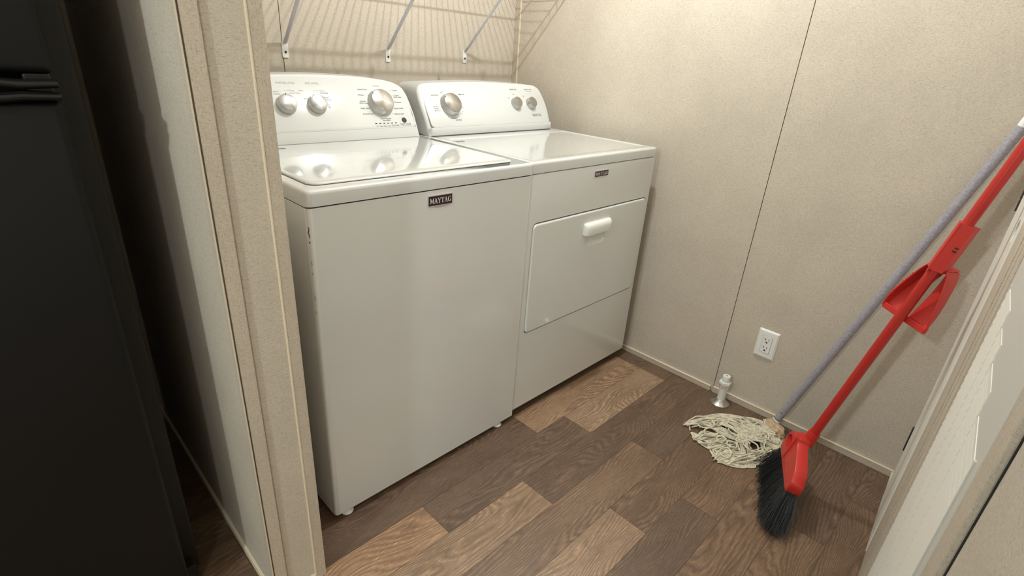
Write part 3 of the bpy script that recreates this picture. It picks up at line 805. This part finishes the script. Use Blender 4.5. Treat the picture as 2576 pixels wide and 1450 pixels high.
# ---------------------------------------------------------------- string mop
m0 = Vector((1.4255, -.687, .048)); m1 = Vector((1.4520, -1.000, 1.142)); md = (m1 - m0).normalized()
mp = empty('string_mop', (1.40, -.68, 0), 'string mop with a grey handle, its cotton head spread on the floor by the baseboard', 'mop')
mtop = m0 + md * 1.195
bm = new(); tube(bm, [m0 + md * .004, mtop - md * .045], .0132, 20); link('handle', bm, M['greytube'], mp, True)
bm = new(); tube(bm, [mtop - md * .048, mtop - md * .040, mtop - md * .006, mtop], [.0130, .0142, .0142, .008], 20); link('hanging_cap', bm, M['whiteplastic'], mp, True)
bm = new(); tube(bm, [m0 - md * .022, m0 - md * .008, m0 + md * .004], [.0155, .0150, .0140], 20); link('collar', bm, M['whiteplastic'], mp, True)
bm = new(); tube(bm, [m0 + md * .003, m0 + md * .0065], .0140, 20); link('collar_ring', bm, M['black'], mp, True)
bm = new()
for dz, yo_ in ((.055, -.0125), (.040, -.006)):
    c_ = m0 + md * dz; bmesh.ops.create_icosphere(bm, subdivisions=1, radius=.0022, matrix=Matrix.Translation(c_ + Vector((-.0125, .004 + yo_ * .2, .004))))
link('rivet', bm, M['black'], mp)
# binding: two soft lobes across the end of the handle
bm = new(); random.seed(11)
bc = Vector((1.3980, -.692, .027)); bdir = Vector((.60, .80, 0)).normalized()
bmesh.ops.create_icosphere(bm, subdivisions=4, radius=1)
from mathutils import noise as NZ
for v in bm.verts:
    c_ = v.co.copy(); k = 1 + .18 * NZ.noise(c_ * 2.3) - .30 * math.exp(-(c_.x * 3.2) ** 2) * max(c_.z, 0)
    l = bdir * (c_.x * .046) * k + Vector((-bdir.y, bdir.x, 0)) * (-c_.y * .028) * k + Vector((0, 0, c_.z * .026 * k))
    v.co = bc + l
    v.co.z = max(v.co.z, .002)
link('binding', bm, M['binding'], mp, True)
# strings: bundles that meander over the floor
random.seed(21)
OUT = [Vector(p) for p in ((1.175, -.452), (1.258, -.462), (1.369, -.527), (1.420, -.610), (1.440, -.690), (1.362, -.748), (1.243, -.756), (1.156, -.722), (1.090, -.650), (1.076, -.606), (1.116, -.575), (1.122, -.512))]
def inside(p):
    c_ = False; n = len(OUT); j = n - 1
    for i in range(n):
        a, b_ = OUT[i], OUT[j]
        if (a.y > p.y) != (b_.y > p.y) and p.x < (b_.x - a.x) * (p.y - a.y) / (b_.y - a.y) + a.x: c_ = not c_
        j = i
    return c_
def edged(p):
    best = 9
    n = len(OUT)
    for i in range(n):
        a, b_ = OUT[i], OUT[(i + 1) % n]; ab = b_ - a; t_ = max(0, min(1, (p - a).dot(ab) / ab.dot(ab))); best = min(best, (p - a - ab * t_).length)
    return best
def rnd_in(lo=0.006):
    while True:
        p = Vector((random.uniform(1.08, 1.44), random.uniform(-.75, -.455)))
        if inside(p) and edged(p) > lo: return p
def cr(P, n):
    out = []
    for i in range(len(P) - 1):
        p0 = P[max(i - 1, 0)]; p1 = P[i]; p2 = P[i + 1]; p3 = P[min(i + 2, len(P) - 1)]
        for k in range(n):
            s = k / n
            out.append(.5 * ((2 * p1) + (p2 - p0) * s + (2 * p0 - 5 * p1 + 4 * p2 - p3) * s * s + (3 * p1 - p0 - 3 * p2 + p3) * s ** 3))
    out.append(P[-1]); return out
bm = new()
C2 = Vector((1.395, -.678))
NB = 22
for bi in range(NB):
    # guide points: leave the binding, head west in an arc, fold back along the border, end
    fr = bi / (NB - 1)
    endang = PI * (.62 + .95 * fr) + random.uniform(-.12, .12)
    st = C2 + Vector((-.012, 0)) + Vector((-bdir.y, bdir.x)) * 0 + Vector((bdir.x, bdir.y)) * (fr - .5) * .075
    G = [st]
    p = st.copy(); ang = endang; L_ = random.uniform(.30, .50); step = .038; turn = random.choice((-1, 1)) * random.uniform(.1, .5)
    n = int(L_ / step)
    for k in range(n):
        q = p + Vector((math.cos(ang), math.sin(ang))) * step
        tries = 0
        while (not inside(q) or edged(q) < .010) and tries < 24:
            ang += (1 if turn > 0 else -1) * .28; q = p + Vector((math.cos(ang), math.sin(ang))) * step; tries += 1
        if tries >= 24: break
        G.append(q); p = q
        ang += turn + random.uniform(-.25, .25)
        if random.random() < .22: turn = -turn * random.uniform(.7, 1.3)
        turn = max(-.9, min(.9, turn))
    if len(G) < 4: continue
    ns = 7
    zb0 = random.uniform(0, 1)
    for s_ in range(ns):
        off = (s_ - (ns - 1) / 2) * .0062 + random.uniform(-.0012, .0012)
        P = []
        for k, g in enumerate(G):
            tan = (G[min(k + 1, len(G) - 1)] - G[max(k - 1, 0)]).normalized(); nrm = Vector((-tan.y, tan.x))
            spread = 1.0 if k > 0 else .6
            q = g + nrm * off * spread + Vector((random.uniform(-.003, .003), random.uniform(-.003, .003)))
            dome = min(1, max(0, edged(q)) / .07) if inside(q) else 0
            z = .0035 + dome * (.006 + .024 * zb0 + random.uniform(0, .007)) 
            if k == 0: z = .024 + random.uniform(-.006, .010)
            P.append(Vector((q.x, q.y, z)))
        pts = cr(P[:random.randint(max(3, len(P) - 2), len(P))], 5)
        pts = [Vector((min(q.x, XR - .014), q.y, max(q.z, .003))) for q in pts]
        tube(bm, pts, .0027, 6)
# loose loops lying on the near side
for bi in range(46):
    c0 = rnd_in(.012); a = random.uniform(0, 2 * PI); r = random.uniform(.012, .034); n = random.randint(5, 8); P = []
    sgn = random.choice((-1, 1)); q = c0.copy()
    for k in range(n):
        if not inside(q): break
        P.append(Vector((q.x, q.y, .006 + .026 * min(1, edged(q) / .06) + random.uniform(0, .006))))
        q = q + Vector((math.cos(a), math.sin(a))) * .024; a += sgn * .024 / r + random.uniform(-.15, .15)
    if len(P) > 3: tube(bm, cr(P, 5), .0027, 6)
# cut ends at the far left tip and along the left border
for (a, b_) in (((1.175, -.456), (1.30, -.520)), ((1.122, -.515), (1.20, -.560)), ((1.116, -.578), (1.19, -.620)), ((1.080, -.610), (1.17, -.660)), ((1.100, -.655), (1.18, -.690))):
    for k in range(9):
        A_ = Vector(a) + Vector((random.uniform(-.010, .016), random.uniform(-.016, .016))); B_ = Vector(b_) + Vector((random.uniform(-.02, .02), random.uniform(-.03, .03)))
        mid = (A_ + B_) / 2 + Vector((random.uniform(-.015, .015), random.uniform(-.015, .015)))
        tube(bm, cr([Vector((A_.x, A_.y, .004 + random.random() * .006)), Vector((mid.x, mid.y, .012 + random.random() * .012)), Vector((B_.x, B_.y, .016 + random.random() * .012))], 6), .0027, 6)
o = link('mop_strings', bm, M['yarn'], mp, True); o['kind'] = 'stuff'

# ---------------------------------------------------------------- broom
b0 = Vector((1.140, -.850, .240)); b1 = Vector((1.163, -1.027, 1.122)); bd = (b1 - b0).normalized()
btop = b0 + bd * ((1.345 - b0.z) / bd.z)
bmm = empty('broom', (1.08, -.82, 0), 'red-handled broom with stiff black bristles leaning upright in the front corner', 'broom')
bm = new(); tube(bm, [b0 - bd * .05, btop - bd * .02, btop - bd * .006, btop], [.0130, .0130, .0130, .008], 20); link('handle', bm, M['redtube'], bmm, True)
F0 = Vector((.995, -.868, .112)); F1 = Vector((1.185, -.788, .112))          # lower edge of the housing, near end -> far end
e1 = (F1 - F0).normalized(); LH = (F1 - F0).length
e3 = e1.cross(bd).normalized(); e2 = e3.cross(e1).normalized()
if e2.z < 0: e2 = -e2
neck = b0 - bd * .03
un = (neck - F0).dot(e1)                                                    # where the neck meets, along e1
def hp(u, v, w_): return F0 + e1 * u + e2 * v + e3 * w_
vn = (neck - F0).dot(e2)
bm = new()
# housing outline in (u, v): flat bottom, shoulders sweeping to the neck
prof = [(-.004, -.004), (LH + .004, -.004), (LH + .012, .030), (LH + .010, .058), (LH - .004, .078), (LH - .024, .084), (LH - .040, .078), (un + .024, .084), (un + .018, vn + .004), (un - .018, vn + .004), (un - .030, .088), (.030, .062), (.004, .042), (-.008, .022)]
pr = dense(prof, 3, (0, 1))
def hthick(v): return .021 - .006 * max(0, min(1, v / max(vn, .05)))
cxu = LH / 2
rings = []
for w_, sc in ((-1, .93), (-.86, 1.0), (.86, 1.0), (1, .93)):
    rings.append([hp(cxu + (u - cxu) * (1 - (1 - sc) * .45), .05 + (v - .05) * (1 - (1 - sc) * .7), w_ * hthick(v)) for u, v in pr])
loft(bm, rings); hs = link('head_cap', bm, M['red'], bmm, True)
# slots through both shoulders
cuts = []
for cu_, cv_, a_, b_ in (((LH + un + .01) / 2 + .002, .048, .027, .020),):
    bm = new(); prism(bm, [(cu_ + a_ * math.cos(t_), cv_ + b_ * math.sin(t_)) for t_ in [2 * PI * k / 24 for k in range(24)]], lambda p: hp(p[0], p[1], -.05), lambda p: hp(p[0], p[1], .05)); cuts.append(link('cut', bm, M['red']))
bpy.context.view_layer.update(); applied(hs, cuts)
bm = new(); tube(bm, [b0 - bd * .045, b0 - bd * .02, b0 + bd * .002], [.0180, .0175, .0165], 22); link('neck_socket', bm, M['red'], bmm, True)
for s_ in (-1, 1):
    bm = new(); tube(bm, [hp(un, vn - .01, s_ * hthick(.06) * .95), hp(un, .010, s_ * hthick(0) * .98)], [.0055, .0035], 10); link('rib', bm, M['red'], hs, True)
# bristles
random.seed(8); bm = new()
T0 = Vector((.905, -.872, 0)); T1 = Vector((1.205, -.748, 0))
for k in range(3000):
    f = random.random(); w_ = random.uniform(-.014, .014)
    root = hp(f * LH, .004, w_)
    g = min(1, max(0, f + random.uniform(-.05, .05)))
    tip = T0.lerp(T1, g) + Vector((.383, -.924, 0)) * (w_ * 2.2 + random.gauss(0, .007)) + Vector((random.gauss(0, .004), random.gauss(0, .004), 0))
    tip.z = .0012 + abs(random.gauss(0, .006)) + .014 * (1 - math.sin(PI * min(max(g, .02), .98))) ** 2
    mid = root.lerp(tip, .5) + Vector((random.gauss(0, .003), random.gauss(0, .003), .004))
    curl = tip + Vector((random.gauss(0, .004), random.gauss(0, .004), random.uniform(0, .003)))
    tube(bm, [root, mid, tip, curl], [.00065, .00065, .00055, .00035], 3, caps=False)
for k in range(170):   # stray curled fibres at the worn tips
    g = random.random(); c_ = T0.lerp(T1, g) + Vector((random.gauss(-.008, .010), random.gauss(-.006, .012), .002)); a = random.uniform(0, 6.3); r = random.uniform(.004, .012)
    tube(bm, [c_ + Vector((r * math.cos(a + j * .7), r * math.sin(a + j * .7), .001 + .0006 * j)) for j in range(6)], .0004, 3, caps=False)
o = link('bristles', bm, M['bristle'], bmm); o['kind'] = 'stuff'
bm = new()
rings = []
for v_, ex, th in ((.006, -.003, .0155), (-.03, .004, .0150), (-.075, .016, .0165)):
    rings.append([hp(u, 0, w_) + (e2 * v_ if True else 0) for u, w_ in ((-ex, -th), (LH + ex, -th), (LH + ex, th), (-ex, th))])
loft(bm, rings); link('bristle_core', bm, M['bristle'], bmm)

# ---------------------------------------------------------------- dustpan clipped on the broom handle
dp = empty('dustpan', tuple(b0 + bd * .55), 'small red dustpan clipped upside down onto the red broom handle', 'dustpan')
def hpos(z): return b0 + bd * ((z - b0.z) / bd.z)
U = bd                                                      # up the handle
Wv = Vector((-math.cos(.49), math.sin(.49), 0)); Wv = (Wv - U * Wv.dot(U)).normalized()   # toward the opening of the pan
Vv = U.cross(Wv).normalized()
if Vv.y > 0: Vv = -Vv                                       # toward the front wall
OP = hpos(.668)
def dpt(u, v, w_): return OP + U * u + Vv * v + Wv * w_
# plan outline of the pan (u up, v sideways); the floor falls away from the mouth to the back
HW = [(0.000, .063), (.030, .060), (.065, .053), (.105, .042), (.138, .031), (.156, .021)]
def wb(u): return -.018 - .040 * max(0, u / .156) ** .85
RIM = -.009
hwp = cr([Vector((u, v, 0)) for u, v in HW], 4)
for s_ in (1, -1):
    bm = new(); top = []; 
    i0 = .0060 if s_ == 1 else .0150; inner_ = lambda u: i0 if u < .085 else i0 - (u - .085) / .071 * (i0 - .0005)
    rows = [[dpt(p.x, s_ * inner_(p.x), wb(p.x)), dpt(p.x, s_ * p.y * .93, wb(p.x)), dpt(p.x, s_ * p.y * .93, wb(p.x) - .0024), dpt(p.x, s_ * inner_(p.x), wb(p.x) - .0024)] for p in hwp]
    loft(bm, rows); link('pan_floor', bm, M['red'], dp)
    bm = new(); rows = []
    for p in hwp:
        r_ = RIM - .006 * max(0, 1 - p.x / .03)
        rows.append([dpt(p.x, s_ * p.y * .92, wb(p.x) - .0024), dpt(p.x, s_ * p.y, r_), dpt(p.x, s_ * (p.y + .0028), r_), dpt(p.x, s_ * (p.y * .92 + .0030), wb(p.x) - .0024)])
    loft(bm, rows); link('side_wall', bm, M['red'], dp)
    bm = new(); rows = []                                     # rolled rim bead
    tube(bm, [dpt(p.x, s_ * (p.y + .0014), RIM - .006 * max(0, 1 - p.x / .03)) for p in hwp], .0021, 8); link('rim', bm, M['red'], dp, True)
    if s_ == -1:      # comb teeth along the rim
        bm = new()
        for i in range(12):
            k = 5 + i * .72; p = hwp[int(k)].lerp(hwp[min(int(k) + 1, len(hwp) - 1)], k - int(k))
            a_ = dpt(p.x, s_ * (p.y + .003), RIM)
            for v in box(bm, -.0013, .0013, -.0035, .0010, -.0010, .0012): v.co = a_ + U * v.co.x + Vv * (v.co.y) + Wv * v.co.z
        link('comb_teeth', bm, M['red'], dp)
bm = new()
loft(bm, [[dpt(.156, -.023, RIM), dpt(.156, .023, RIM), dpt(.159, .022, wb(.146)), dpt(.159, -.022, wb(.146))], [dpt(.159, -.023, RIM), dpt(.159, .023, RIM), dpt(.162, .022, wb(.146)), dpt(.162, -.022, wb(.146))]])
link('back_wall', bm, M['red'], dp)
for a_, b_ in ((-.062, -.0150), (.0060, .062)):
    bm = new(); vs_ = box(bm, -.006, .011, a_, b_, -.026, -.013, .0015)
    for v in vs_: v.co = dpt(v.co.x, v.co.y, v.co.z)
    link('lip', bm, M['red'], dp)
# grip: a ridged cover snapped over the broom handle
bm = new()
sec = [(-.0225, -.004), (-.0115, .0060), (-.0075, .0165), (-.0025, .0180), (.0050, .0140), (.0205, .0040), (.0205, -.018), (-.0225, -.018)]
prism(bm, sec, lambda p: dpt(.150, *p), lambda p: dpt(.276, *p))
gc = link('grip_cover', bm, M['red'], dp)
bm = new(); tube(bm, [dpt(.142, -.0045, .0165), dpt(.276, -.0045, .0180)], .0026, 8); link('ridge', bm, M['red'], gc, True)
for u_ in (.208, .217):
    bm = new(); vs_ = box(bm, u_, u_ + .003, .0125, .0205, .0030, .0095)
    for v in vs_: v.co = dpt(*v.co)
    link('slot', bm, M['black'], gc)

# ---------------------------------------------------------------- refrigerator in the dark kitchen recess
fg = empty('refrigerator', (-.72, .45, 0), 'black top-freezer refrigerator in the dark recess left of the partition', 'refrigerator')
FX0, FX1 = -1.13, -.354
bm = new(); box(bm, FX0 + .012, -.318, .078, .80, .028, 1.72, .006, 2); link('cabinet', bm, M['fridgeside'], fg, True)
bm = new(); fslab(bm, FX0, FX1, .075, 1.128, .068, .000, .008, .012); fd = link('refrigerator_door', bm, M['fridge'], fg, True)
bm = new(); fslab(bm, FX0, FX1, 1.165, 1.715, .068, .000, .008, .012); fz = link('freezer_door', bm, M['fridge'], fg, True)
bm = new(); box(bm, FX0 + .01, FX1 - .008, .064, .079, .08, 1.71); link('door_gasket', bm, M['darkgap'], fg)
for zc, par, s_ in ((1.152, fz, 1), (1.1345, fd, -1)):
    bm = new(); rings = []
    for x, dz, th in ((-.98, 0, .004), (-.93, .006 * s_, .007), (-.66, .012 * s_, .009), (-.45, .004 * s_, .007), (-.40, -.001 * s_, .0075), (-.356, 0, .006)):
        rings.append([(x, -.004 + .014 * math.cos(a) - (.004 if abs(x + .66) < .2 else 0), zc + dz + th * math.sin(a)) for a in [2 * PI * k / 12 for k in range(12)]])
    loft(bm, rings); link('handle', bm, M['gloss'], par, True)
bm = new(); box(bm, -.392, -.360, .002, .060, 1.128, 1.165, .003); link('hinge_bracket', bm, M['gloss'], fg)
bm = new(); box(bm, FX0 + .02, -.33, .05, .08, .012, .070, .004); link('kick_plate', bm, M['fridgeside'], fg)
for x in (FX0 + .06, -.39):
    for y in (.16, .74):
        bm = new(); lathe(bm, [(.02, 0), (.02, .03)], (x, y, 0), (0, 0, 1), 16); link('foot', bm, M['fridgeside'], fg)
